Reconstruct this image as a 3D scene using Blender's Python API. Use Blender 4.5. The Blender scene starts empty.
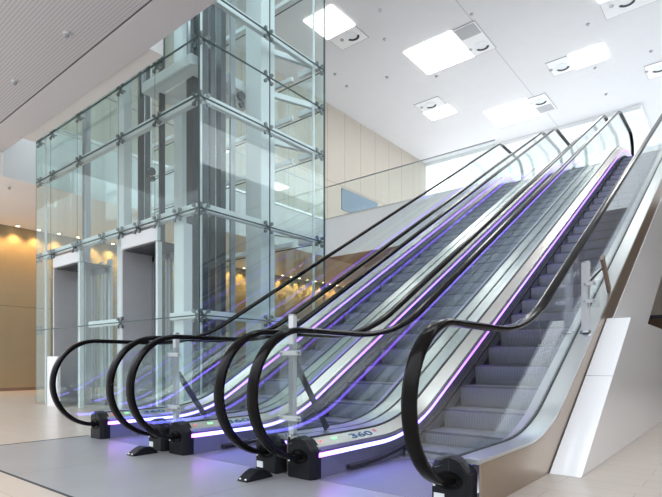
import bpy, bmesh, math, random
from mathutils import Vector, Matrix
random.seed(4)
S = bpy.context.scene
COL = S.collection
T30 = math.tan(math.radians(30))

# ------------------------------------------------------------------ materials
def nodes(name):
    m = bpy.data.materials.new(name); m.use_nodes = True
    nt = m.node_tree; nt.nodes.clear()
    out = nt.nodes.new('ShaderNodeOutputMaterial')
    return m, nt, out
def link(nt, a, b): nt.links.new(a, b)
def pbr(name, col, rough=.5, metal=0., noise=0., nscale=6., bump=0., bscale=60., stretch=(1,1,1), coat=0., spec=.5):
    m, nt, out = nodes(name)
    p = nt.nodes.new('ShaderNodeBsdfPrincipled')
    p.inputs['Base Color'].default_value = (*col, 1)
    p.inputs['Roughness'].default_value = rough
    p.inputs['Metallic'].default_value = metal
    p.inputs['Coat Weight'].default_value = coat
    p.inputs['Specular IOR Level'].default_value = spec
    link(nt, p.outputs[0], out.inputs[0])
    tc = nt.nodes.new('ShaderNodeTexCoord'); mp = nt.nodes.new('ShaderNodeMapping')
    mp.inputs['Scale'].default_value = stretch
    link(nt, tc.outputs['Object'], mp.inputs[0])
    if noise:
        n = nt.nodes.new('ShaderNodeTexNoise'); n.inputs['Scale'].default_value = nscale; n.inputs['Detail'].default_value = 4
        link(nt, mp.outputs[0], n.inputs['Vector'])
        mx = nt.nodes.new('ShaderNodeMix'); mx.data_type = 'RGBA'
        mx.inputs[6].default_value = (*[max(0, c*(1-noise)) for c in col], 1)
        mx.inputs[7].default_value = (*[min(1, c*(1+noise)) for c in col], 1)
        link(nt, n.outputs['Fac'], mx.inputs[0]); link(nt, mx.outputs[2], p.inputs['Base Color'])
    if bump:
        n2 = nt.nodes.new('ShaderNodeTexNoise'); n2.inputs['Scale'].default_value = bscale; n2.inputs['Detail'].default_value = 3
        link(nt, mp.outputs[0], n2.inputs['Vector'])
        b = nt.nodes.new('ShaderNodeBump'); b.inputs['Strength'].default_value = bump; b.inputs['Distance'].default_value = .01
        link(nt, n2.outputs['Fac'], b.inputs['Height']); link(nt, b.outputs[0], p.inputs['Normal'])
    return m
def glass(name, tint=(.95,.99,.98), refl=1., base=.04):
    m, nt, out = nodes(name)
    lw = nt.nodes.new('ShaderNodeLayerWeight'); lw.inputs['Blend'].default_value = .5
    pw = nt.nodes.new('ShaderNodeMath'); pw.operation = 'POWER'; pw.inputs[1].default_value = 5
    ml = nt.nodes.new('ShaderNodeMath'); ml.operation = 'MULTIPLY_ADD'; ml.inputs[1].default_value = .9*refl; ml.inputs[2].default_value = base*refl
    link(nt, lw.outputs['Facing'], pw.inputs[0]); link(nt, pw.outputs[0], ml.inputs[0])
    t = nt.nodes.new('ShaderNodeBsdfTransparent'); t.inputs[0].default_value = (*tint, 1)
    g = nt.nodes.new('ShaderNodeBsdfGlossy'); g.inputs['Roughness'].default_value = .0; g.inputs[0].default_value = (.97,1,.99,1)
    mx = nt.nodes.new('ShaderNodeMixShader')
    link(nt, ml.outputs[0], mx.inputs[0]); link(nt, t.outputs[0], mx.inputs[1]); link(nt, g.outputs[0], mx.inputs[2])
    link(nt, mx.outputs[0], out.inputs[0])
    return m
def emit(name, col, s):
    m, nt, out = nodes(name)
    e = nt.nodes.new('ShaderNodeEmission'); e.inputs[0].default_value = (*col,1); e.inputs[1].default_value = s
    link(nt, e.outputs[0], out.inputs[0]); return m
def brick_mat(name, c1, c2, mortar, w, h, ms, rough, loc=(0,0,0), offset=.5, axes='XY', bump=.15, metal=0, coat=0, noise=.05):
    m, nt, out = nodes(name)
    p = nt.nodes.new('ShaderNodeBsdfPrincipled'); p.inputs['Roughness'].default_value = rough
    p.inputs['Metallic'].default_value = metal; p.inputs['Coat Weight'].default_value = coat; p.inputs['Coat Roughness'].default_value = .08
    tc = nt.nodes.new('ShaderNodeTexCoord'); mp = nt.nodes.new('ShaderNodeMapping')
    mp.inputs['Location'].default_value = loc
    sx = nt.nodes.new('ShaderNodeSeparateXYZ'); cx = nt.nodes.new('ShaderNodeCombineXYZ'); link(nt, tc.outputs['Object'], sx.inputs[0])
    link(nt, sx.outputs[axes[0]], cx.inputs[0]); link(nt, sx.outputs[axes[1]], cx.inputs[1]); link(nt, cx.outputs[0], mp.inputs[0])
    b = nt.nodes.new('ShaderNodeTexBrick'); b.offset = offset
    b.inputs['Color1'].default_value = (*c1,1); b.inputs['Color2'].default_value = (*c2,1); b.inputs['Mortar'].default_value = (*mortar,1)
    b.inputs['Scale'].default_value = 1; b.inputs['Mortar Size'].default_value = ms; b.inputs['Brick Width'].default_value = w; b.inputs['Row Height'].default_value = h
    b.inputs['Mortar Smooth'].default_value = .1
    link(nt, mp.outputs[0], b.inputs['Vector'])
    n = nt.nodes.new('ShaderNodeTexNoise'); n.inputs['Scale'].default_value = 2.5; n.inputs['Detail'].default_value = 5
    link(nt, tc.outputs['Object'], n.inputs['Vector'])
    hs = nt.nodes.new('ShaderNodeHueSaturation')
    mr = nt.nodes.new('ShaderNodeMapRange'); mr.inputs[3].default_value = 1-noise*2; mr.inputs[4].default_value = 1+noise*2
    link(nt, n.outputs['Fac'], mr.inputs[0]); link(nt, mr.outputs[0], hs.inputs['Value']); link(nt, b.outputs['Color'], hs.inputs['Color'])
    link(nt, hs.outputs[0], p.inputs['Base Color'])
    if bump:
        bu = nt.nodes.new('ShaderNodeBump'); bu.inputs['Strength'].default_value = bump; bu.inputs['Distance'].default_value = .004; bu.invert = True
        link(nt, b.outputs['Fac'], bu.inputs['Height']); link(nt, bu.outputs[0], p.inputs['Normal'])
    link(nt, p.outputs[0], out.inputs[0]); return m
def ridge_mat(name, col, dark, axis, pitch, rough, metal, strength=.5):
    """fine parallel ridges running across the step or plate"""
    m, nt, out = nodes(name)
    p = nt.nodes.new('ShaderNodeBsdfPrincipled'); p.inputs['Roughness'].default_value = rough; p.inputs['Metallic'].default_value = metal
    tc = nt.nodes.new('ShaderNodeTexCoord'); sp = nt.nodes.new('ShaderNodeSeparateXYZ'); link(nt, tc.outputs['Object'], sp.inputs[0])
    mu = nt.nodes.new('ShaderNodeMath'); mu.operation = 'MULTIPLY'; mu.inputs[1].default_value = 2*math.pi/pitch
    link(nt, sp.outputs[axis], mu.inputs[0])
    si = nt.nodes.new('ShaderNodeMath'); si.operation = 'SINE'; link(nt, mu.outputs[0], si.inputs[0])
    mr = nt.nodes.new('ShaderNodeMapRange'); mr.inputs[1].default_value = -1; link(nt, si.outputs[0], mr.inputs[0])
    mx = nt.nodes.new('ShaderNodeMix'); mx.data_type = 'RGBA'
    mx.inputs[6].default_value = (*dark,1); mx.inputs[7].default_value = (*col,1); link(nt, mr.outputs[0], mx.inputs[0])
    link(nt, mx.outputs[2], p.inputs['Base Color'])
    bu = nt.nodes.new('ShaderNodeBump'); bu.inputs['Strength'].default_value = strength; bu.inputs['Distance'].default_value = .004
    link(nt, mr.outputs[0], bu.inputs['Height']); link(nt, bu.outputs[0], p.inputs['Normal'])
    link(nt, p.outputs[0], out.inputs[0]); return m
def perforated(name, col, hole, pitch, rough=.7):
    m, nt, out = nodes(name)
    p = nt.nodes.new('ShaderNodeBsdfPrincipled'); p.inputs['Roughness'].default_value = rough
    tc = nt.nodes.new('ShaderNodeTexCoord'); sp = nt.nodes.new('ShaderNodeSeparateXYZ'); link(nt, tc.outputs['Object'], sp.inputs[0])
    vals = []
    for ax in (0, 1):
        mu = nt.nodes.new('ShaderNodeMath'); mu.operation = 'MULTIPLY'; mu.inputs[1].default_value = 2*math.pi/pitch
        link(nt, sp.outputs[ax], mu.inputs[0])
        si = nt.nodes.new('ShaderNodeMath'); si.operation = 'SINE'; link(nt, mu.outputs[0], si.inputs[0]); vals.append(si)
    ml = nt.nodes.new('ShaderNodeMath'); ml.operation = 'ADD'; link(nt, vals[0].outputs[0], ml.inputs[0]); link(nt, vals[1].outputs[0], ml.inputs[1])
    mr = nt.nodes.new('ShaderNodeMapRange'); mr.inputs[1].default_value = .5; mr.inputs[2].default_value = 1.2; link(nt, ml.outputs[0], mr.inputs[0])
    mx = nt.nodes.new('ShaderNodeMix'); mx.data_type = 'RGBA'; mx.inputs[6].default_value = (*col,1); mx.inputs[7].default_value = (*hole,1)
    link(nt, mr.outputs[0], mx.inputs[0]); link(nt, mx.outputs[2], p.inputs['Base Color']); link(nt, p.outputs[0], out.inputs[0]); return m
def led_mat(name):
    """the colour of the led tape changes along its run"""
    m, nt, out = nodes(name)
    tc = nt.nodes.new('ShaderNodeTexCoord'); sp = nt.nodes.new('ShaderNodeSeparateXYZ'); link(nt, tc.outputs['Object'], sp.inputs[0])
    mr = nt.nodes.new('ShaderNodeMapRange'); mr.inputs[1].default_value = 2.9; mr.inputs[2].default_value = 16.9
    link(nt, sp.outputs[1], mr.inputs[0])
    r = nt.nodes.new('ShaderNodeValToRGB'); cr = r.color_ramp
    st = [(2.93,(.50,.10,1)),(3.35,(.19,.22,1)),(4.4,(.20,.13,.9)),(5.8,(.21,.07,.66)),(7.2,(.14,.085,.62)),(10,(.12,.065,.58)),(13,(.15,.065,.58)),(16.5,(.13,.07,.58))]
    cr.elements[0].position = 0; cr.elements[0].color = (*st[0][1],1)
    cr.elements[1].position = 1; cr.elements[1].color = (*st[-1][1],1)
    for y, c in st[1:-1]:
        e_ = cr.elements.new((y-2.9)/14); e_.color = (*c,1)
    link(nt, mr.outputs[0], r.inputs[0])
    e = nt.nodes.new('ShaderNodeEmission'); e.inputs[1].default_value = LED; link(nt, r.outputs[0], e.inputs[0])
    link(nt, e.outputs[0], out.inputs[0]); return m
LED = 5.2

M = {}
M['rubber'] = pbr('black_rubber', (.006,.005,.005), .16, spec=.1, noise=.2, nscale=3)
M['black_plastic'] = pbr('black_plastic', (.011,.012,.015), .34, noise=.15, bump=.03, spec=.2)
M['chrome'] = pbr('brushed_steel', (.62,.63,.66), .26, 1, noise=.06, nscale=30, stretch=(40,1,1))
M['silver'] = pbr('satin_silver_deck', (.74,.75,.76), .3, 1, noise=.05, nscale=20, stretch=(30,.6,1))
M['beige_steel'] = pbr('champagne_steel_deck', (.70,.67,.64), .33, 1, noise=.05, nscale=20, stretch=(30,.6,1))
M['skirt'] = pbr('steel_skirt', (.36,.36,.40), .3, 1, noise=.06, nscale=15)
M['reflect_steel'] = pbr('polished_steel_brown_reflection', (.42,.335,.26), .3, .85, noise=.05, nscale=2)  # brown mirrored in the polished steel is put into its base colour
M['dark_steel'] = pbr('dark_steel', (.10,.105,.115), .35, .7, noise=.1)
M['grey_steel'] = pbr('grey_steel', (.40,.41,.44), .32, .85, noise=.06)
M['clamp_steel'] = pbr('clamp_steel', (.22,.23,.24), .3, .8, noise=.05)
M['jamb_steel'] = pbr('satin_jamb_steel', (.66,.66,.69), .4, .4, noise=.04)
M['seam'] = pbr('dark_seam', (.03,.035,.04), .6)
M['joint'] = pbr('glass_joint_green', (.05,.085,.085), .3, noise=.1)
M['white_paint'] = pbr('white_steel_paint', (.82,.85,.87), .35, noise=.02, spec=.5)
M['post_paint'] = pbr('pale_grey_post_paint', (.62,.63,.66), .35, noise=.03)
M['white_panel'] = pbr('white_gloss_panel', (.84,.835,.85), .18, noise=.02, coat=.4)
M['white_plaster'] = pbr('white_plaster', (.88,.89,.90), .8, noise=.015, bump=.02, bscale=200)
M['fascia'] = pbr('pale_fascia', (.90,.92,.94), .55, noise=.02)
M['soffit'] = pbr('warm_soffit', (.93,.91,.90), .8, noise=.02)
M['reflect_soffit'] = pbr('soffit_wall_reflection', (.55,.47,.38), .35, .3, noise=.06, nscale=.7)  # tan colour stands in for the bronze wall reflected in this soffit
M['glass_b'] = glass('balustrade_glass', (.965,.99,.985), 1.0, .055)
M['glass_t'] = glass('tower_glass', (.93,.978,.97), 1.0, .042)
M['acrylic'] = glass('clear_acrylic', (.95,.97,.97), 1.1, .05)
M['led'] = led_mat('violet_led')
M['light_panel'] = emit('ceiling_light_diffuser', (1,.99,.97), 7)
M['spot_lens'] = emit('downlight_lens', (1,.72,.36), 16)
M['green_led'] = emit('green_indicator', (.35,1,.5), .8)
M['red_led'] = emit('red_indicator', (1,.08,.10), 1.0)
M['logo_blue'] = pbr('logo_blue', (.015,.10,.26), .4)
M['logo_pink'] = pbr('logo_pink', (.75,.22,.34), .4)
M['label_white'] = pbr('white_label', (.82,.84,.86), .5)
M['bronze_wall'] = brick_mat('bronze_wall_panels', (.38,.315,.205), (.39,.325,.21), (.16,.12,.08), 2.3, 2.6, .008, .38, axes='YZ', offset=0, bump=.05, metal=.25, noise=.03)
M['beige_wall'] = brick_mat('beige_wall_panels', (.50,.455,.39), (.49,.445,.38), (.24,.2,.17), 1.25, 9, .012, .5, axes='YZ', offset=0, bump=.05, noise=.02)
M['tile'] = brick_mat('beige_stone_tile', (.54,.47,.415), (.515,.445,.39), (.36,.31,.27), .98, .245, .0035, .3, loc=(.586,-.05,0), coat=.25, noise=.04)
M['grate'] = brick_mat('grey_floor_metal', (.37,.37,.385), (.385,.385,.40), (.20,.20,.21), 1.67, 1.6, .004, .34, loc=(1.12,1.68,0), offset=0, bump=.1, metal=.35, noise=.05)
M['ceil'] = brick_mat('white_ceiling_panels', (.73,.735,.75), (.725,.73,.745), (.5,.51,.53), 7.55, 60, .016, .75, loc=(14.75,10,0), offset=0, bump=.05, noise=.012)
M['perf'] = perforated('perforated_ceiling', (.66,.64,.665), (.40,.39,.41), .045)
M['ceil_edge'] = pbr('smooth_ceiling_edge', (.70,.68,.70), .7, noise=.02)
M['step'] = ridge_mat('ridged_step_metal', (.34,.365,.385), (.165,.178,.19), 0, .018, .36, .5, .5)
M['comb'] = ridge_mat('ridged_landing_plate', (.38,.38,.40), (.22,.22,.25), 0, .02, .34, .7, .4)
M['brush'] = pbr('black_brush', (.012,.012,.014), .7)
M['window'] = pbr('dark_blue_glass', (.20,.28,.36), .12, .2)
M['blue_band'] = pbr('blue_grey_band', (.10,.11,.16), .35)
M['brown_dark'] = pbr('dark_brown_panel', (.22,.15,.11), .35, noise=.1)
M['grille'] = perforated('grey_speaker_grille', (.50,.51,.53), (.28,.28,.30), .06)
M['amber'] = pbr('comb_edge_grey', (.16,.16,.18), .5)

# ------------------------------------------------------------------ mesh builder
class MB:
    def __init__(s, ox=0, oy=0, oz=0): s.v = []; s.f = []; s.o = (ox, oy, oz)
    def add(s, vs, fs):
        n = len(s.v); s.v += [tuple(v) for v in vs]; s.f += [tuple(i+n for i in f) for f in fs]; return s
    def box(s, x0, x1, y0, y1, z0, z1):
        return s.add([(x0,y0,z0),(x1,y0,z0),(x1,y1,z0),(x0,y1,z0),(x0,y0,z1),(x1,y0,z1),(x1,y1,z1),(x0,y1,z1)],
                     [(0,3,2,1),(4,5,6,7),(0,1,5,4),(1,2,6,5),(2,3,7,6),(3,0,4,7)])
    def prism(s, poly, a0, a1, axis='x'):
        """extrude a polygon: axis x -> poly is (y,z); axis y -> (x,z); axis z -> (x,y)"""
        n = len(poly)
        def P(p, a): return (a,p[0],p[1]) if axis=='x' else ((p[0],a,p[1]) if axis=='y' else (p[0],p[1],a))
        vs = [P(p,a0) for p in poly]+[P(p,a1) for p in poly]
        fs = [tuple(range(n-1,-1,-1)), tuple(range(n,2*n))]+[(i,(i+1)%n,n+(i+1)%n,n+i) for i in range(n)]
        return s.add(vs, fs)
    def strip(s, lo, hi, x0, x1):
        """quads between two equally long (y,z) polylines, extruded in x"""
        n = len(lo); vs = []
        for x in (x0, x1):
            vs += [(x,*p) for p in lo]+[(x,*p) for p in hi]
        fs = []
        for i in range(n-1):
            fs += [(i,i+1,n+i+1,n+i),(2*n+i,3*n+i,3*n+i+1,2*n+i+1),(i,2*n+i,2*n+i+1,i+1),(n+i,n+i+1,3*n+i+1,3*n+i)]
        fs += [(0,n,3*n,2*n),(n-1,3*n-1,4*n-1,2*n-1)]
        return s.add(vs, fs)
    def sweep(s, path, sec, x=0):
        """sweep a closed section (dx, dn) along a (y,z) path, n is the left-hand normal"""
        nr = [nrm(path, i) for i in range(len(path))]; k = len(sec); vs = []
        for (y,z),(ny,nz) in zip(path, nr):
            for dx, dn in sec: vs.append((x+dx, y+ny*dn, z+nz*dn))
        fs = []
        for i in range(len(path)-1):
            for j in range(k):
                fs.append((i*k+j, i*k+(j+1)%k, (i+1)*k+(j+1)%k, (i+1)*k+j))
        fs += [tuple(range(k-1,-1,-1)), tuple(range((len(path)-1)*k, len(path)*k))]
        return s.add(vs, fs)
    def tube(s, a, b, r, n=12, r2=None):
        a = Vector(a); b = Vector(b); d = (b-a).normalized(); r2 = r if r2 is None else r2
        u = d.orthogonal().normalized(); w = d.cross(u); vs = []
        for c, rr in ((a,r),(b,r2)):
            for i in range(n):
                t = 2*math.pi*i/n; vs.append(c+(u*math.cos(t)+w*math.sin(t))*rr)
        fs = [tuple(range(n-1,-1,-1)), tuple(range(n,2*n))]+[(i,(i+1)%n,n+(i+1)%n,n+i) for i in range(n)]
        return s.add(vs, fs)
    def bar(s, a, b, w, h, up=(0,0,1)):
        a = Vector(a); b = Vector(b); d = (b-a).normalized(); sd = d.cross(Vector(up)).normalized(); u2 = sd.cross(d)
        vs = [c+sd*i*w/2+u2*j*h/2 for c in (a,b) for i,j in ((-1,-1),(1,-1),(1,1),(-1,1))]
        return s.add(vs, [(0,3,2,1),(4,5,6,7),(0,1,5,4),(1,2,6,5),(2,3,7,6),(3,0,4,7)])
    def ring(s, c, r0, r1, h, n=28, a0=0, a1=2*math.pi):
        full = abs(a1-a0-2*math.pi) < 1e-6; m = n if full else n+1; vs = []
        for z in (0, h):
            for r in (r0, r1):
                for i in range(m):
                    t = a0+(a1-a0)*i/n; vs.append((c[0]+r*math.cos(t), c[1]+r*math.sin(t), c[2]+z))
        fs = []
        for i in range(n):
            j = (i+1) % m
            fs += [(i,j,m+j,m+i),(2*m+i,3*m+i,3*m+j,2*m+j),(i,2*m+i,2*m+j,j),(m+i,m+j,3*m+j,3*m+i)]
        if not full: fs += [(0,m,3*m,2*m),(m-1,3*m-1,4*m-1,2*m-1)]
        return s.add(vs, fs)
    def build(s, name, mat, parent=None, smooth=None, bevel=0):
        me = bpy.data.meshes.new(name)
        vs = [(x-s.o[0], y-s.o[1], z-s.o[2]) for x,y,z in s.v]
        me.from_pydata(vs, [], s.f)
        bm = bmesh.new(); bm.from_mesh(me); bmesh.ops.recalc_face_normals(bm, faces=bm.faces)
        if bevel:
            bmesh.ops.bevel(bm, geom=bm.edges[:], offset=bevel, segments=2, affect='EDGES', clamp_overlap=True)
        bm.to_mesh(me); bm.free()
        if smooth:
            me.polygons.foreach_set('use_smooth', [True]*len(me.polygons)); me.set_sharp_from_angle(angle=math.radians(smooth))
        me.materials.append(M[mat])
        o = bpy.data.objects.new(name, me); COL.objects.link(o)
        if parent: o.parent = parent
        return o
def nrm(path, i):
    a = path[max(0,i-1)]; b = path[min(len(path)-1,i+1)]
    dy, dz = b[0]-a[0], b[1]-a[1]; l = math.hypot(dy,dz) or 1
    return (-dz/l, dy/l)
def off(path, d): return [(p[0]+nrm(path,i)[0]*d, p[1]+nrm(path,i)[1]*d) for i,p in enumerate(path)]
def tag(o, label, cat, group=None):
    o['label'] = label; o['category'] = cat
    if group: o['group'] = group
    return o
def empty(name, loc, label, cat, group=None):
    o = bpy.data.objects.new(name, None); COL.objects.link(o); o.location = loc; o.empty_display_size = .2
    return tag(o, label, cat, group)
def struct(name, mb, mat, **k):
    o = mb.build(name, mat, **k); o['kind'] = 'structure'; return o
def copy_tree(o, parent=None):
    c = o.copy(); COL.objects.link(c)
    if parent: c.parent = parent
    for ch in list(o.children): copy_tree(ch, c)
    return c
def text_mesh(body, size, thick=.0015):
    cu = bpy.data.curves.new('lettering', 'FONT'); cu.body = body; cu.size = size; cu.extrude = thick; cu.offset = size*.012
    cu.resolution_u = 4
    t = bpy.data.objects.new('lettering', cu); COL.objects.link(t)
    dg = bpy.context.evaluated_depsgraph_get()
    me = bpy.data.meshes.new_from_object(t.evaluated_get(dg))
    bpy.data.objects.remove(t); bpy.data.curves.remove(cu); me.name = 'lettering'
    return me

# ------------------------------------------------------------------ key dimensions (metres)
RISE = 6.4
XC = [-5.227, -3.625, -2.023]          # centre line of each escalator
HW = .62                                # centre line to handrail
EDGE = 15.3                             # edge of the upper floor

def prof(z0, yl, T, ya, yb, n=12, rise=RISE, Tu=None):
    """flat - bend - 30 degree slope - bend - flat"""
    yu = yl+rise/T30; z1 = z0+rise; R = T/math.tan(math.radians(15)); Tu = Tu or T; Ru = Tu/math.tan(math.radians(15)); c30 = math.cos(math.radians(30))
    pts = [(ya,z0)]
    if ya < yl-T-.6: pts += [(ya+(yl-T-ya)*.5, z0)]
    for i in range(n+1):
        a = math.radians(30*i/n); pts.append((yl-T+R*math.sin(a), z0+R*(1-math.cos(a))))
    L0 = pts[-1]; L1 = (yu-Tu*c30, z1-Tu*.5)
    for i in range(1, 24): pts.append((L0[0]+(L1[0]-L0[0])*i/24, L0[1]+(L1[1]-L0[1])*i/24))
    for i in range(n+1):
        a = math.radians(30*(1-i/n)); pts.append((yu+Tu-Ru*math.sin(a), z1-Ru*(1-math.cos(a))))
    pts.append((yb, z1)); return pts
def zat(pts, y):
    for a, b in zip(pts, pts[1:]):
        if a[0] <= y <= b[0]: return a[1]+(b[1]-a[1])*(y-a[0])/max(1e-9, b[0]-a[0])
    return pts[0][1] if y < pts[0][0] else pts[-1][1]

# ------------------------------------------------------------------ escalator
Y0, Y1 = 2.93, 16.9
deck = prof(.30, 4.26, .5, Y0, Y1, Tu=.78)
rail_mid = prof(1.13, 4.19, .62, 2.9, 16.75, Tu=.22)
RC = (2.856, .65); RR = .48
loop = [(2.95,.172),(2.90,.170)]+[(RC[0]+RR*math.cos(a), RC[1]-RR*math.sin(a)) for a in [math.radians(90+180*i/30) for i in range(31)]]
UC = (16.8, 7.05)
uloop = [(UC[0]+RR*math.cos(a), UC[1]+RR*math.sin(a)) for a in [math.radians(90-180*i/26) for i in range(27)]]+[(16.72,6.57)]
railpath = loop+rail_mid[1:-1]+uloop
# resample bends stay, section is a rounded flat oval: wide in x, thin along the normal
RS = [(-.046,-.008),(-.038,-.021),(-.014,-.024),(.014,-.024),(.038,-.021),(.046,-.008),(.046,.008),(.037,.018),(.016,.022),(-.016,.022),(-.037,.018),(-.046,.008)]

def make_escalator(root):
    def mb(): return MB()
    # glass panels
    def top_pts(y): return zat(rail_mid, y)-.014
    cuts = [4.9, 6.6, 8.3, 10.0, 11.7, 13.4, 15.0]
    for s in (-1, 1):
        x0, x1 = s*HW-.006, s*HW+.006
        # lower end panel: follows the handrail loop
        poly = []
        for i in range(25):
            a = math.radians(90+52+ (270-142)*i/24)
            poly.append((RC[0]+(RR-.012)*math.cos(a), RC[1]-(RR-.012)*math.sin(a)))
        lean = .40
        yt = cuts[0]-lean
        ys = [2.95+(yt-2.95)*i/10 for i in range(11)]
        poly += [(y, top_pts(y)) for y in ys]
        ys = [cuts[0]-(cuts[0]-2.5)*i/14 for i in range(15)]
        poly += [(y, zat(deck,y)-.02) for y in ys if y > 2.52]
        mb().prism(poly, x0, x1).build('glass_panel', 'glass_b', root)
        for a, b in zip(cuts, cuts[1:]):
            g = .006
            yb = [a+g+(b-a-2*g)*i/8 for i in range(9)]
            lb = lean if b < 14.9 else lean*.6
            yt = [a-lean+g+(b-lb-a+lean-2*g)*i/8 for i in range(9)]
            mb().strip([(y, zat(deck,y)-.02) for y in yb], [(y, top_pts(y)) for y in yt], x0, x1).build('glass_panel', 'glass_b', root)
        a = cuts[-1]; poly = [(y, zat(deck,y)-.02) for y in [a+(16.9-a)*i/10 for i in range(11)]]
        poly += [(UC[0]+(RR-.012)*math.cos(t), UC[1]+(RR-.012)*math.sin(t)) for t in [math.radians(-40+130*i/16) for i in range(17)]]
        poly += [(y, top_pts(y)) for y in [16.75-(16.75-a+lean*.6)*i/8 for i in range(1,9)]]
        mb().prism(poly, x0, x1).build('glass_panel', 'glass_b', root)
        # handrail
        mb().sweep(railpath, RS, s*HW).build('handrail', 'rubber', root, smooth=40)
        # slim steel profile under the handrail, along the glass edge
        # black gasket where the glass enters the deck
        mb().sweep(deck[0:], [(-.013,-.01),(.013,-.01),(.013,.006),(-.013,.006)], s*HW).build('glass_gasket', 'seam', root)
        # inner deck, slopes down towards the steps
        i0, i1 = s*(HW-.013), s*(HW-.128)
        mb().sweep(deck, [(i0,-.03),(i0,-.004),(i1,-.058),(i1,-.085)]).build('inner_deck', 'beige_steel', root, smooth=40)
        # led line and the skirt below it
        l0, l1 = s*(HW-.118), s*(HW-.134)
        mb().sweep(deck, [(l0,-.098),(l0,-.138),(l1,-.134),(l1,-.102)]).build('led_strip', 'led', root)
        k0 = s*(HW-.112); kk = s*(HW-.136)
        mb().sweep(deck, [(k0,-.086),(k0,-.098),(kk,-.100),(kk,-.086)]).build('led_trim', 'skirt', root)
        lo = off(deck, -.40)
        lo = [(p[0], max(p[1], -.06)) if p[0] < 5.2 else p for p in lo]
        mb().strip(lo, off(deck,-.138), min(s*(HW-.124), s*(HW-.112)), max(s*(HW-.124), s*(HW-.112))).build('skirt_panel', 'skirt', root, smooth=40)
        # outer deck
        o0, o1 = s*(HW+.013), s*(HW+.166)
        mb().sweep(deck, [(o0,-.03),(o0,.0),(o1,.0),(o1,-.03)]).build('outer_deck', 'silver', root, smooth=40)
        # outer skirt, polished steel
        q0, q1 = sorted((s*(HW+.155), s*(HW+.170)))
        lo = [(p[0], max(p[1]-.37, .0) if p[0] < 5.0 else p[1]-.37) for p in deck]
        mb().strip(lo, off(deck,-.022), q0, q1).build('outer_skirt', 'reflect_steel', root, smooth=40)
        # black newel box where the handrail enters
        xc = s*HW; w = .132
        b = MB()
        f = [(-w,.0),(w,.0),(w,.225),(w-.07,.297),(-.035,.318),(-w+.02,.29),(-w,.25)]
        front = [(x*.86, z) for x, z in f]
        n = len(f)
        vs = [(xc+x, 2.845, z*.985) for x, z in front]+[(xc+x, 2.885, z) for x, z in f]+[(xc+x, 2.96, z) for x, z in f]
        fs = [tuple(range(n-1,-1,-1)), tuple(range(2*n,3*n))]
        for r in (0, 1):
            fs += [(r*n+i, r*n+(i+1)%n, (r+1)*n+(i+1)%n, (r+1)*n+i) for i in range(n)]
        b.add(vs, fs)
        nb = b.build('newel_box', 'black_plastic', root, bevel=.006)
        # recessed mouth collar round the handrail
        c = MB()
        N = 24; vs = []
        for (r, y) in ((1.0,2.85),(1.0,2.832),(.72,2.832),(.66,2.842)):
            for i in range(N):
                t = 2*math.pi*i/N; vs.append((xc+.088*r*math.cos(t), y, .172+.055*r*math.sin(t)))
        fs = [(q*N+i, q*N+(i+1)%N, (q+1)*N+(i+1)%N, (q+1)*N+i) for q in range(3) for i in range(N)]
        c.add(vs, fs).build('mouth_collar', 'rubber', nb, smooth=50)
        MB().box(xc-.0015, xc+.0015, 2.842, 2.86, .23, .318).build('seam', 'seam', nb)
        if s == 1:
            MB().box(xc-.10, xc-.03, 2.841, 2.852, .035, .085).build('sticker', 'label_white', nb)
        MB().box(xc-.108, xc-.092, 2.841, 2.852, .125, .142).build('sticker', 'label_white', nb)
        MB().box(xc-.108, xc-.094, 2.841, 2.852, .155, .170).build('sticker', 'label_white', nb)
        # upper end box
        u = MB(); u.prism([(x+xc, z+6.4) for x, z in f], 16.62, 16.95, 'y').build('newel_box', 'black_plastic', root, bevel=.006)
        # brush along the foot of the skirt
        bp = prof(.035, 4.30, .8, 3.3, 16.2)
        xb = s*(HW-.124)
        mb().sweep(bp, [(xb,-.026),(xb,.024),(xb-s*.025,.012),(xb-s*.025,-.016)]).build('skirt_brush', 'brush', root)
    # logo on the left inner deck and indicators
    sl = math.atan2(.054, .115)
    me = text_mesh('360', .085); me.materials.append(M['logo_blue'])
    def on_deck(o, y, d):
        o.parent = root
        # lies on the sloping inner deck; reads from the step side
        o.location = (-HW+.013+d*math.cos(sl), y, .30-.004-d*math.sin(sl)+.002)
        o.rotation_euler = (Matrix.Rotation(sl,3,'Y') @ Matrix.Rotation(math.pi/2,3,'Z')).to_euler()
    lo = bpy.data.objects.new('logo_lettering', me); COL.objects.link(lo); on_deck(lo, 3.39, .098)
    lo.scale = (2.5, 1.05, 1); lo['label'] = 'blue number on the deck'
    dm = MB().ring((0,0,0), .006, .022, .002, 16).build('logo_dot', 'logo_pink'); on_deck(dm, 3.78, .045)
    gm = MB().box(-.03,.03,-.011,.011,0,.003).build('status_light', 'green_led'); on_deck(gm, 3.20, .055)
    gm['label'] = 'green status light'
    rm = MB().tube((0,0,0),(0,0,.004),.009,14).build('status_light', 'red_led'); on_deck(rm, 3.02, .06)
    rm['label'] = 'small red status light'
    # landing plates and combs
    MB().box(-.50,.50, Y0-.02, 4.02, -.05, .004).build('landing_plate', 'comb', root)
    cb = MB().prism([(4.02,-.04),(4.02,.010),(4.06,.014),(4.18,.006),(4.18,-.01)], -.49, .49).build('comb_plate', 'grey_steel', root)
    MB().box(-.49,.49,4.015,4.035,.0,.0125).build('comb_edge', 'amber', cb)
    MB().box(-.50,.50, 15.72, 17.6, 6.33, 6.404).build('landing_plate', 'comb', root)
    # steps
    sp = prof(.004, 4.30, .75, 3.0, 17.0)
    pr = [(0,0),(.402,0),(.402,-.03),(.06,-.03),(.05,-.12),(.075,-.238),(.04,-.238),(.014,-.12),(.0,-.03)]
    sm = None
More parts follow.
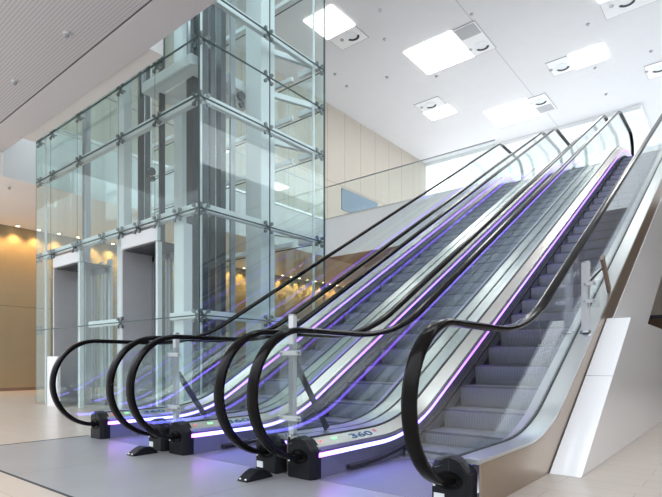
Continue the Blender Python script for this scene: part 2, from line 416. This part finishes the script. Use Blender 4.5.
    for i in range(-4, 26):
        y = 5.77+.4*i; z = zat(sp, y)
        if sm is None:
            sm = MB().prism(pr, -.49, .49).build('step', 'step', root); o = sm
            ed = MB().prism([(-.003,.001),(.02,.0025),(.02,-.001),(.0,-.02),(-.003,-.02)], -.49, .49).build('step_nosing', 'dark_steel', o)
        else:
            o = sm.copy(); COL.objects.link(o)
            e2 = ed.copy(); COL.objects.link(e2); e2.parent = o
        o.location = (0, y, z)
    # truss underneath
    yy = [4.6,5.5]+[6+i for i in range(9)]+[15.0,15.9]
    hi = [(y, zat(sp,y)-.27) for y in yy]; lo = [(y, min(zat(sp,y)-.30, T30*y-3.99)) for y in yy]
    lo[-1] = (15.9, 4.75); hi[-1] = (15.9, 6.1); hi[-2] = (15.0, 5.9)
    MB().strip(lo, hi, -.765, .765).build('truss', 'dark_steel', root)

LAB = ['leftmost of the three escalators, directly beside the glass lift tower',
       'middle escalator of the three, running between the other two',
       'rightmost escalator, nearest the viewer, with the white side cladding and brownish steel steps']
E0 = empty('escalator', (XC[0],0,0), LAB[0], 'escalator', 'parallel escalators')
make_escalator(E0)
ESC = [E0]
for k in (1, 2):
    c = copy_tree(E0); c.location = (XC[k],0,0); c['label'] = LAB[k]; ESC.append(c)
# white cladding on the open side of the right escalator
yy = [4.9+i*.5 for i in range(21)]
hi = [(y, zat(deck,y)-.33) for y in yy]; lo = [(y, max(-.05, T30*y-3.93)) for y in yy]
hi = [(y, max(h, l+.05)) for (y,h),(_,l) in zip(hi, lo)]
cl = MB().strip(lo, hi, HW+.146, HW+.176).build('side_cladding', 'white_panel', ESC[2]); cl['label'] = 'white cladding panel along the open side'
cl2 = MB().strip(lo, hi, -HW-.176, -HW-.146).build('side_cladding', 'white_panel', ESC[0])

# white plinth box beside the right escalator
pl = empty('plinth', (-1.11, 5, 0), 'white wedge-fronted plinth box on the floor beside the rightmost escalator', 'plinth')
def P(x,y,z): return MB(-1.11,5,0)
b = MB(-1.11,5,0); b.prism([(4.237,0),(6.38,1.375),(10.2,1.375),(10.2,0)], -1.226, -.99); b.build('plinth_body', 'white_panel', pl, bevel=.004)
b = MB(-1.11,5,0)
n_ = (-.54,.84)
for t in (.55,):
    y = 4.237+(6.38-4.237)*t; z = 1.375*t
    b.bar((-1.226,y-.0005,z+.0006),(-.989,y-.0005,z+.0006),.004,.002)
b.build('panel_seam', 'seam', pl)

# guard posts between and beside the escalators
def guard(x, y, z, h, label, sc=1, arm=(-.115,.115), zc=(.14,.66), cleft=-1, wd=.028):
    g = empty('guard_post', (x,y,z), label, 'guard post', 'guard posts on the escalator decks')
    def m(): return MB()
    m().box(-wd,wd,-.022,.022,.012,h-.01).build('post', 'post_paint', g, bevel=.004)
    m().box(-wd-.002,wd+.002,-.024,.024,h-.012,h).build('post_cap', 'chrome', g, bevel=.004)
    m().tube((0,0,-.006),(0,0,.014),.055,20).build('base_flange', 'chrome', g, smooth=40)
    for q in zc:
        cb = m().box(arm[0],arm[1],-.034,-.022,q-.02,q+.02).build('clamp_bar', 'jamb_steel', g, bevel=.003)
        for dx in (arm[0]+.018, arm[1]-.018):
            m().tube((dx,-.05,q),(dx,-.034,q),.011,12).build('clamp_bolt', 'grey_steel', cb, smooth=40)
    if cleft < 0:
        m().box(arm[0]-.01,arm[1]+.01,-.022,-.014,zc[0]-.07,zc[1]+.07).build('guard_panel', 'acrylic', g)
    else:
        m().box(.02,arm[1]+.03,-.022,-.014,zc[0]-.07,zc[1]+.03).build('guard_panel', 'acrylic', g)
    return g
g1 = guard(-2.824, 2.97, .300, .97, 'slim white guard post between the middle and rightmost escalators')
MB().bar((.0,.02,.60),(.0,.43,.01),.014,.055).build('diagonal_bar', 'dark_steel', g1)
g2 = guard(-4.426, 2.97, .300, .88, 'slim white guard post between the leftmost and middle escalators')
MB().bar((.0,.02,.48),(.0,.36,.01),.014,.055).build('diagonal_bar', 'dark_steel', g2)
zz = zat(deck, 5.82)
g3 = guard(-1.315, 5.82, zz, .74, 'short white guard post on the outer deck of the rightmost escalator', arm=(-.02,.105), zc=(.32,.50), cleft=1, wd=.04)
MB().bar((.05,.52,.86),(.05,.90,.52),.03,.09).build('diagonal_bar', 'brown_dark', g3)  # brown diagonal bar beyond the post
MB().bar((.0,.0,.50),(.05,.62,.78),.02,.03).build('bar_arm', 'chrome', g3)

# black wedges on the floor in front of the handrail boxes
def floor_wedge(x, y, label):
    r = empty('floor_wedge', (x,y,0), label, 'floor wedge', 'black floor wedges')
    prf = [(-.14,.0),(-.13,.012),(-.06,.058),(-.01,.077),(.03,.076),(.08,.055),(.13,.014),(.14,0)]
    MB().prism(prf, -.06, .06).build('wedge_body', 'black_plastic', r, bevel=.008)
    for dx in (-.03,.03):
        MB().tube((dx,-.128,.014),(dx,-.121,.022),.008,10).build('screw', 'label_white', r)
    return r
floor_wedge(-4.52, 2.66, 'black floor wedge in front of the boxes between leftmost and middle escalators')
floor_wedge(-2.90, 2.64, 'black floor wedge in front of the boxes between middle and rightmost escalators')

# ------------------------------------------------------------------ the setting
XL, XR, YB, YF = -17.5, 6.0, -4.0, 34.0
f = MB()
f.box(XL,XR,YB,1.52,-.2,0); f.box(XL,-6.15,1.52,YF,-.2,0); f.box(-1.233,XR,1.52,YF,-.2,0)
f.box(-6.15,-1.233,9.5,YF,-.2,0); f.box(-6.15,-6.0,2.91,9.5,-.2,0)
struct('floor', f, 'tile')
g = MB(); g.box(-6.15,-1.233,1.52,2.91,-.2,.002)
struct('floor_inlay', g, 'grate')
g = MB(); g.box(-6.17,-6.145,1.5,2.91,-.19,.004); g.box(-6.17,-1.22,1.505,1.525,-.19,.004)
struct('trim_1', g, 'seam')
# recess below the escalators
struct('floor_pit', MB().box(-6.0,-1.233,2.91,9.5,-1.3,-1.2), 'brown_dark')

# lower ceiling towards the viewer
SE = 4.17
c = MB(); c.box(-12.83,XR,.6,3.62,5.55,6.4)
struct('ceiling_front', c, 'perf')
c = MB(); c.box(-12.83,XR,3.645,SE,5.55,6.4)
struct('ceiling_edge', c, 'ceil_edge')
struct('trim_2', MB().box(-12.83,XR,3.62,3.645,5.56,6.39), 'seam')
# landing bridge to the lifts
struct('trim_3', MB().box(-11.9,-7.0,SE,4.47,5.62,6.4), 'soffit')
# gallery on the left and the upper floor
c = MB(); c.box(XL,-12.86,3.3,YF,5.05,6.4)
struct('ceiling_left', c, 'soffit')
struct('trim_4', MB().box(-12.86,-12.83,SE,EDGE,5.02,6.4), 'fascia')
c = MB(); c.box(-12.83,-6.01,EDGE+.03,YF,4.98,6.4); c.box(-1.20,XR,EDGE+.03,YF,4.98,6.4); c.box(-6.01,-1.20,17.6,YF,4.98,6.4)
struct('ceiling_back', c, 'reflect_soffit')
c = MB(); c.box(-12.86,-6.01,EDGE,EDGE+.03,4.95,6.42); c.box(-1.20,XR,EDGE,EDGE+.03,4.95,6.42)
struct('trim_5', c, 'fascia')
struct('floor_upper', MB().box(-12.8,XR,17.62,YF,6.4,6.42).box(-12.8,-6.02,EDGE+.05,17.62,6.4,6.42).box(-1.19,XR,EDGE+.05,17.62,6.4,6.42), 'white_plaster')
# walls
struct('wall_left', MB().box(XL-.3,XL,3.5,YF,0,5.05), 'bronze_wall')
struct('baseboard_left', MB().box(XL,XL+.02,3.5,YF,0,.10), 'brown_dark')
struct('wall_upper_left', MB().box(-14.9,-14.5,4.6,26.5,6.4,12.4), 'beige_wall')
struct('window_1', MB().box(-14.5,-14.46,18.5,21.4,7.9,8.9), 'window')
w = MB(); w.box(XL,XR,YF,YF+.3,0,4.98)
struct('wall_back', w, 'bronze_wall')
struct('wall_upper_back', MB().box(-14.9,XR,YF,YF+.3,6.4,8.6), 'white_plaster')
w = MB(); w.box(-7,XR,24,24.2,2.76,4.98)
struct('wall_inner', w, 'soffit')
struct('trim_6', MB().box(-7,XR,23.97,24.2,2.62,2.76), 'blue_band')
struct('wall_inner_lower', MB().box(-7,XR,24.02,24.2,0,2.62), 'brown_dark')
struct('light_block_upper_right', MB().box(XR,XR+.3,6,YF,5.0,9.5), 'white_plaster')  # unseen wall, added to cut the side light from the right
struct('wall_right', MB().box(XR,XR+.3,2,YF,0,5.0), 'bronze_wall')
# high atrium ceiling with an opaque strip added at its far end to cut skylight
c = MB(); c.box(-14.9,XR+2,8.4,26.4,12.4,12.7); c.box(-3.7,XR+2,26.4,YF,12.4,12.7); c.box(-14.9,-3.7,26.6,YF,12.6,12.7); c.box(-14.9,-9.2,4.6,8.4,12.4,12.7)
struct('ceiling', c, 'ceil')
struct('trim_7', MB().box(-14.9,-3.7,26.4,26.6,12.2,12.7).box(-3.9,-3.7,26.6,YF,12.2,12.7), 'white_paint')
m = MB()
for i in range(9): m.box(-13.5+i*2.2,-13.42+i*2.2,YF+.1,YF+.2,8.6,12.4)
m.box(-14.9,XR,YF+.1,YF+.2,10.4,10.5)
struct('window_2', m, 'white_paint')

# ------------------------------------------------------------------ glass lift tower
TX0, TX1, TY0, TY1, TZ = -11.93, -6.156, 4.512, 7.353, 11.6
tw = empty('lift_tower', (-9.04, 5.93, 0), 'tall glass lift tower with white steel frame and dark joints, left of the escalators', 'lift tower')
def tm(): return MB(-9.04, 5.93, 0)
zj = [0.02, 1.57, 3.13, 4.76, 5.62, 6.36, 7.95, 9.6, TZ]
xj = [TX0,-11.2,-10.0,-8.45,-7.31,TX1]
yj = [TY0, 5.93, TY1]
G = .005
door_bays = {1, 3}
for a, b in zip(zj, zj[1:]):
    for i in range(5):
        if b <= 3.2 and i in (0,1,3): 
            if i in (0,) : pass
            elif i in door_bays: continue
        tm().box(xj[i]+G, xj[i+1]-G, TY0, TY0+.012, a+G, b-G).build('glass_pane', 'glass_t', tw)
    for i in range(2):
        tm().box(TX1-.012, TX1, yj[i]+G, yj[i+1]-G, a+G, b-G).build('glass_pane', 'glass_t', tw)
        tm().box(TX0, TX0+.012, yj[i]+G, yj[i+1]-G, a+G, b-G).build('glass_pane', 'glass_t', tw)
    if a > 6: continue
    for i in (0,1,2,3,4):
        tm().box(xj[i]+G, xj[i+1]-G, TY1-.012, TY1, a+G, b-G).build('glass_pane', 'glass_t', tw)
# dark joint seals
for z in zj[1:-1]:
    tm().box(TX0,TX1,TY0-.004,TY0+.014,z-.009,z+.009).build('joint_seal', 'joint', tw)
    tm().box(TX1-.014,TX1+.004,TY0,TY1,z-.009,z+.009).build('joint_seal', 'joint', tw)
    tm().box(TX0,TX1,TY1-.014,TY1+.004,z-.008,z+.008).build('joint_seal', 'joint', tw)
for i, x in enumerate(xj):
    z0 = 3.13 if i in (1,2,3,4) else 0
    w_ = {0:.005,5:.018}.get(i,.0025)
    tm().box(x-w_,x+.004 if i==5 else x+w_,TY0-.005 if i==5 else TY0+.002,TY0+.016 if i==5 else TY0+.006,z0,TZ).build('joint_seal', 'joint', tw)
tm().box(TX1-.014,TX1+.003,5.93-.006,5.93+.006,0,TZ).build('joint_seal', 'joint', tw)
tm().box(TX1-.02,TX1+.004,TY1-.02,TY1+.004,0,TZ).build('joint_seal', 'joint', tw)
# white steel frame
def beam(a, b, w=.10, h=.11, name='beam', mat='white_paint'): return tm().bar(a, b, w, h).build(name, mat, tw, bevel=.006)
for z in (1.60, 3.19, 4.82, 5.66, 6.42, 8.0, 9.65):
    if z < 2:
        beam((-7.05,4.66,z),(-6.3,4.66,z)); beam((-9.75,4.66,z),(-8.62,4.66,z))
    elif abs(z-5.66) > .1: beam((TX0+.12,4.65,z),(TX1-.2,4.65,z), .10, .13)
    if abs(z-5.66) > .1: beam((TX1-.14,4.70,z),(TX1-.14,TY1-.1,z), .09, .12)
    beam((-6.72,TY1-.1,z),(TX1-.13,TY1-.1,z), .08, .11)
    beam((-6.69,6.2,z+.02),(TX1-.16,TY1-.12,z+.02), .08, .10)
    if z > 3: beam((TX0+.12,TY1-.1,z),(-6.9,TY1-.1,z), .06, .09)
tm().tube((TX1-.075,TY0+.085,0),(TX1-.075,TY0+.085,TZ),.024,14).build('corner_tube', 'white_paint', tw, smooth=40)
tm().tube((TX1-.11,TY1-.2,0),(TX1-.11,TY1-.2,TZ),.024,14).build('corner_tube', 'white_paint', tw, smooth=40)
tm().tube((TX0+.26,TY0+.1,0),(TX0+.26,TY0+.1,TZ),.022,14).build('corner_tube', 'white_paint', tw, smooth=40)
for (a,b,c,d) in ((-6.90,-6.50,6.05,6.38),(-9.12,-8.88,4.85,5.0),(-8.42,-8.15,5.6,5.75),(-10.9,-10.65,6.3,6.5)):
    tm().box(a,b,c,d,0,12.35 if a == -6.90 else TZ).build('column', 'white_paint', tw, bevel=.006)
tm().box(-7.06,-6.80,4.70,4.86,0,3.06).build('column', 'white_paint', tw, bevel=.006)
for (x, w_) in ((-10.55,.05),(-10.2,.12),(-9.48,.14),(-9.27,.05),(-7.75,.10),(-7.55,.04)):
    tm().box(x-w_/2,x+w_/2,5.24,5.30,0,3.0).build('door_side_post', 'white_paint', tw, bevel=.004)
# guide rails inside the shaft
for (x, y, w_, mat) in ((-11.65,5.45,.11,'dark_steel'),(-9.47,5.2,.045,'dark_steel'),(-8.89,5.2,.055,'dark_steel'),(-8.19,5.2,.05,'dark_steel'),
        (-7.35,5.25,.19,'dark_steel'),(-6.75,5.06,.04,'dark_steel'),(-6.75,5.20,.06,'dark_steel'),(-6.82,5.44,.13,'dark_steel'),(-6.9,5.75,.04,'grey_steel'),(-10.6,5.0,.05,'grey_steel'),(-11.3,6.3,.07,'grey_steel'),(-9.5,6.6,.07,'dark_steel'),(-7.7,6.9,.07,'dark_steel'),(-8.6,6.4,.05,'dark_steel'),(-10.0,6.0,.06,'dark_steel')):
    tm().box(x-w_/2,x+w_/2,y-.05,y+.05,0,11.5).build('guide_rail', mat, tw)
for (x, y, z) in ((-10.12,5.6,5.10),(-9.10,5.6,4.64),(-6.8,5.9,5.49)):
    tm().tube((x-.03,y-.05,z),(x+.03,y-.05,z),.075,18).tube((x-.03,y-.03,z-.14),(x+.03,y-.03,z-.14),.05,14).build('guide_roller', 'dark_steel', tw, smooth=35)
# spider clamps holding the panes
def clamp_mesh():
    m_ = MB()
    m_.tube((0,.02,0),(0,.13,0),.016,10)
    for dx, dz in ((.07,.07),(-.07,.07),(.07,-.07),(-.07,-.07)):
        m_.bar((0,.045,0),(dx,.03,dz),.022,.026); m_.tube((dx,.014,dz),(dx,.05,dz),.03,10)
    return m_
cm = None
def put_clamp(x, y, z, rz):
    global cm
    if cm is None:
        cm = clamp_mesh().build('glass_clamp', 'clamp_steel', tw, smooth=40); o = cm
    else:
        o = cm.copy(); COL.objects.link(o)
    o.location = (x+9.04, y-5.93, z); o.rotation_euler = (0,0,rz)
for z in zj[1:6]:
    for i, x in enumerate(xj):
        if z < 2 and i in (1,2,4): continue
        xx = min(max(x, TX0+.10), TX1-.10)
        put_clamp(xx, TY0, z, 0)
    for y in (TY0+.12, 5.93, TY1-.12): put_clamp(TX1, y, z, math.pi/2)
for x in (-11.3,-10.2,-9.1,-7.9,-6.75): put_clamp(x, TY0, 3.13, 0)

# lift entrances
def entrance(x0, x1, label):
    e = empty('lift_entrance', ((x0+x1)/2, 4.9, 0), label, 'lift entrance', 'lift entrances in the glass tower')
    ox = (x0+x1)/2
    def m(): return MB(ox, 4.9, 0)
    m().box(x0-.03,x1+.03,4.56,4.62,2.84,3.06).build('header', 'white_paint', e, bevel=.006)
    m().box(x0,x1,4.60,5.2,2.815,2.84).build('soffit_panel', 'dark_steel', e)
    j = m().box(x0-.03,x0+.03,4.56,5.22,0,2.82).build('jamb', 'jamb_steel', e, bevel=.004)
    m().box(x1-.02,x1+.04,4.56,4.64,0,2.82).build('jamb', 'white_paint', e, bevel=.004)
    mid = (x0+x1)/2
    for a, b in ((x0+.05,mid-.01),(mid+.01,x1-.04)):
        d = m().box(a,a+.06,5.12,5.17,.01,2.8).box(b-.06,b,5.12,5.17,.01,2.8).box(a,b,5.12,5.17,2.7,2.8).box(a,b,5.12,5.17,.01,.12).build('sliding_door', 'grey_steel', e)
        m().box(a+.06,b-.06,5.14,5.152,.12,2.7).build('door_glass', 'glass_t', d)
    return e
entrance(-11.17,-10.03,'lift entrance further from the escalators, grey jamb and glass doors in the tower')
entrance(-8.42,-7.34,'lift entrance nearer the escalators, grey jamb and glass doors in the tower')
# small white panel added in place of the reflection on the far jamb
b = MB(-10.74,4.39,0); b.box(-10.98,-10.5,4.36,4.42,.0,1.0)
pn = b.build('jamb_reflection_panel', 'white_panel', bevel=.005); pn.location = (-10.74,4.39,0)
tag(pn, 'low pale panel added for the reflection on the far lift jamb', 'reflection panel')

# lift car waiting at the upper floor
lc = empty('lift_car', (-7.65,5.6,5.72), 'pale lift car seen from below near the top right of the glass tower', 'lift car')
def cm_(): return MB(-7.65,5.6,5.72)
cm_().box(-8.45,-6.98,4.95,6.55,5.72,5.90).build('car_floor', 'white_paint', lc, bevel=.01)
cm_().box(-8.1,-7.3,5.2,6.2,5.705,5.72).build('underside_panel', 'white_panel', lc)
cm_().box(-8.45,-6.98,4.95,6.55,8.2,8.35).build('car_roof', 'white_paint', lc, bevel=.01)
for (a,b,c,d) in ((-8.45,-8.39,4.95,5.01),(-7.04,-6.98,4.95,5.01),(-8.45,-8.39,6.49,6.55),(-7.04,-6.98,6.49,6.55)):
    cm_().box(a,b,c,d,5.9,8.2).build('car_post', 'grey_steel', lc)
cm_().box(-8.44,-8.43,5.01,6.49,5.9,8.2).build('car_glass', 'glass_t', lc)
cm_().box(-7.0,-6.99,5.01,6.49,5.9,8.2).build('car_glass', 'glass_t', lc)

# ------------------------------------------------------------------ upper floor glass balustrades
def balustrade(p, q, n, label):
    ox, oy = p
    r = empty('glass_balustrade', (ox,oy,6.42), label, 'balustrade', 'upper floor glass balustrades')
    dx, dy = (q[0]-p[0])/n, (q[1]-p[1])/n
    L = math.hypot(dx,dy); ux, uy = dx/L, dy/L
    for i in range(n):
        a = (dx*i+ux*.01, dy*i+uy*.01, .65); b = (dx*(i+1)-ux*.01, dy*(i+1)-uy*.01, .65)
        MB().bar(a, b, .016, 1.26).build('glass_panel', 'glass_b', r)
    MB().bar((0,0,1.295),(q[0]-ox,q[1]-oy,1.295),.045,.03).build('top_rail', 'grey_steel', r)
    MB().bar((0,0,.04),(q[0]-ox,q[1]-oy,.04),.05,.07).build('base_channel', 'silver', r)
balustrade((-12.83,EDGE+.05),(-6.03,EDGE+.05),5,'glass balustrade along the upper floor edge, ending at the leftmost escalator')
balustrade((-12.83,4.6),(-12.83,EDGE-.03),7,'glass balustrade of the left gallery, seen behind the glass tower')
balustrade((-1.15,EDGE+.05),(XR,EDGE+.05),5,'glass balustrade on the upper floor right of the rightmost escalator')

# ------------------------------------------------------------------ ceiling fixtures
ZC = 12.4
def fixture(lx0,lx1,ly0,ly1, sx0,sx1,sy0,sy1, spot, label, grille=None):
    ox, oy = (lx0+lx1)/2, (ly0+ly1)/2
    r = empty('ceiling_light', (ox,oy,ZC), label, 'ceiling light', 'square lights in the atrium ceiling')
    def m(): return MB(ox,oy,ZC)
    m().box(lx0,lx1,ly0,ly1,ZC-.03,ZC-.001).build('diffuser', 'light_panel', r)
    fr = m()
    for (a,b,c,d) in ((sx0,sx1,sy0,sy0+.014),(sx0,sx1,sy1-.014,sy1),(sx0,sx0+.014,sy0,sy1),(sx1-.014,sx1,sy0,sy1)): fr.box(a,b,c,d,ZC-.022,ZC-.001)
    fr.build('panel_frame', 'grey_steel', r)
    m().box(sx0+.014,sx1-.014,sy0+.014,sy1-.014,ZC-.018,ZC-.001).build('spot_panel', 'white_plaster', r)
    sr = m().ring((spot[0],spot[1],ZC-.03), .02,.26,.012).build('spotlight', 'white_paint', r, smooth=40)
    m().ring((spot[0],spot[1],ZC-.05), .17,.25,.03,20,math.radians(20),math.radians(160)).build('spot_shade', 'seam', sr)
    m().tube((spot[0]-.42,spot[1]-.05,ZC-.04),(spot[0]-.42,spot[1]-.05,ZC-.018),.07,14).build('sensor', 'grey_steel', r)
    if grille:
        m().box(*grille, ZC-.026, ZC-.016).build('speaker_grille', 'grille', r)
fixture(-9.9,-7.98,16.38,18.25,-7.98,-7.14,16.38,18.3,(-7.5,17.85),'largest bright square ceiling light, upper middle, with grey grille beside it',(-7.92,-7.2,16.45,17.1))
fixture(-9.42,-7.5,22.66,24.55,-7.5,-6.72,22.7,24.5,(-7.1,23.3),'large bright ceiling light directly above the tops of the left escalators',(-7.45,-6.8,23.75,24.4))
fixture(-5.25,-4.1,20.46,21.6,-6.06,-5.25,20.46,21.6,(-5.6,21.1),'small ceiling light to the right of its spotlight, above the right escalator')
fixture(-11.6,-10.4,20.93,21.85,-11.6,-10.4,20.03,20.93,(-11.0,20.5),'small ceiling light above the beige panelled wall')
fixture(-11.6,-10.4,12.75,14.0,-11.6,-10.4,14.0,14.85,(-10.8,14.4),'square ceiling light partly behind the glass tower edge')
fixture(-3.7,-1.9,16.7,18.1,-3.7,-1.2,18.1,19.15,(-3.0,18.55),'ceiling light cut off by the top right edge of the picture')
fixture(-2.3,-1.2,23.1,24.3,-3.15,-2.3,23.1,24.3,(-2.7,23.6),'ceiling light at the right edge of the picture beside its spotlight')
for i,(x,y) in enumerate([(-7.08,16.03),(-9.72,18.6),(-11.3,17.4),(-12.96,16.9),(-4.73,24.46),(-4.23,19.0),(-4.64,22.0),(-2.79,22.13),(-10.03,15.3),(-12.79,15.9),(-9.33,13.94)]):
    o = MB(x,y,ZC).tube((x,y,ZC-.05),(x,y,ZC-.001),.045,12,.07).build('ceiling_sprinkler', 'grey_steel', smooth=40)
    o.location = (x,y,ZC); tag(o, 'small grey sprinkler dot on the white atrium ceiling', 'sprinkler', 'atrium ceiling sprinklers')
def sprinkler(x, y, z, label):
    r = empty('ceiling_detector', (x,y,z), label, 'detector', 'detectors on the lower ceilings')
    MB().tube((0,0,-.02),(0,0,-.001),.05,16).build('base', 'label_white', r, smooth=40)
    MB().tube((0,0,-.06),(0,0,-.02),.02,12,.03).build('nozzle', 'grey_steel', r, smooth=40)
    MB().bar((-.045,0,-.05),(.045,0,-.05),.012,.012).build('arm', 'grey_steel', r)
sprinkler(-7.475,3.233,5.55,'ceiling detector on the grey perforated ceiling, nearer the glass tower')
sprinkler(-9.42,3.24,5.55,'ceiling detector on the grey perforated ceiling, near the left picture edge')
sprinkler(-13.6,4.55,5.05,'ceiling detector on the pinkish soffit above the bronze wall')

# warm downlights that wash the bronze wall on the left
k = 0
y = 3.6
while y < 33:
    r = empty('wall_downlight', (XL+.28,y,5.05), 'small warm downlight in the soffit row above the bronze wall', 'downlight', 'warm downlights along the bronze wall')
    MB().ring((0,0,-.03),.05,.075,.029,18).build('trim_ring', 'chrome', r, smooth=40)
    MB().tube((0,0,-.022),(0,0,-.004),.05,16).build('lens', 'spot_lens', r)
    if y < 30:
        ld = bpy.data.lights.new('wall_wash', 'SPOT'); ld.energy = 50; ld.color = (1,.58,.22); ld.spot_size = math.radians(95); ld.spot_blend = .8; ld.shadow_soft_size = .05
        lo_ = bpy.data.objects.new('wall_wash', ld); COL.objects.link(lo_); lo_.parent = r; lo_.location = (0,0,-.06)
        lo_.rotation_euler = (0, math.radians(12), 0)
    y += .6; k += 1

# ------------------------------------------------------------------ light, camera
w = bpy.data.worlds.new('World'); S.world = w; w.use_nodes = True
nt = w.node_tree; bg = nt.nodes['Background']; bg.inputs[0].default_value = (.89,.945,1,1)
# daylight: open sky overhead and beyond the far windows, dimmer surroundings low down on the entrance side
tc = nt.nodes.new('ShaderNodeTexCoord'); sp = nt.nodes.new('ShaderNodeSeparateXYZ'); link(nt, tc.outputs['Generated'], sp.inputs[0])
def mrange(out, a, b, lo, hi):
    n = nt.nodes.new('ShaderNodeMapRange'); n.inputs[1].default_value = a; n.inputs[2].default_value = b; n.inputs[3].default_value = lo; n.inputs[4].default_value = hi
    link(nt, out, n.inputs[0]); return n
bk = mrange(sp.outputs[1], -.25, .25, 1, 0); lw = mrange(sp.outputs[2], .28, .62, 1, 0)
mu = nt.nodes.new('ShaderNodeMath'); mu.operation = 'MULTIPLY'; link(nt, bk.outputs[0], mu.inputs[0]); link(nt, lw.outputs[0], mu.inputs[1])
st = mrange(mu.outputs[0], 0, 1, 2.0, .55); link(nt, st.outputs[0], bg.inputs[1])

cd = bpy.data.cameras.new('camera'); cam = bpy.data.objects.new('camera', cd); COL.objects.link(cam); S.camera = cam
cam.location = (0,0,.8888); cam.rotation_euler = (math.pi/2, 0, .6852)
cd.sensor_width = 36; cd.lens = 510.46/662*36; cd.shift_y = (361.92-248.5)/662; cd.clip_end = 200
cd.clip_start = .05
S.view_settings.view_transform = 'Standard'; S.view_settings.look = 'None'; S.view_settings.gamma = 1
S.view_settings.use_curve_mapping = False
S.view_settings.exposure = .92
S.cycles.max_bounces = 14; S.cycles.transparent_max_bounces = 48; S.cycles.glossy_bounces = 5; S.cycles.diffuse_bounces = 4
S.cycles.use_denoising = True
S.cycles.sample_clamp_indirect = 6
S.cycles.caustics_reflective = False
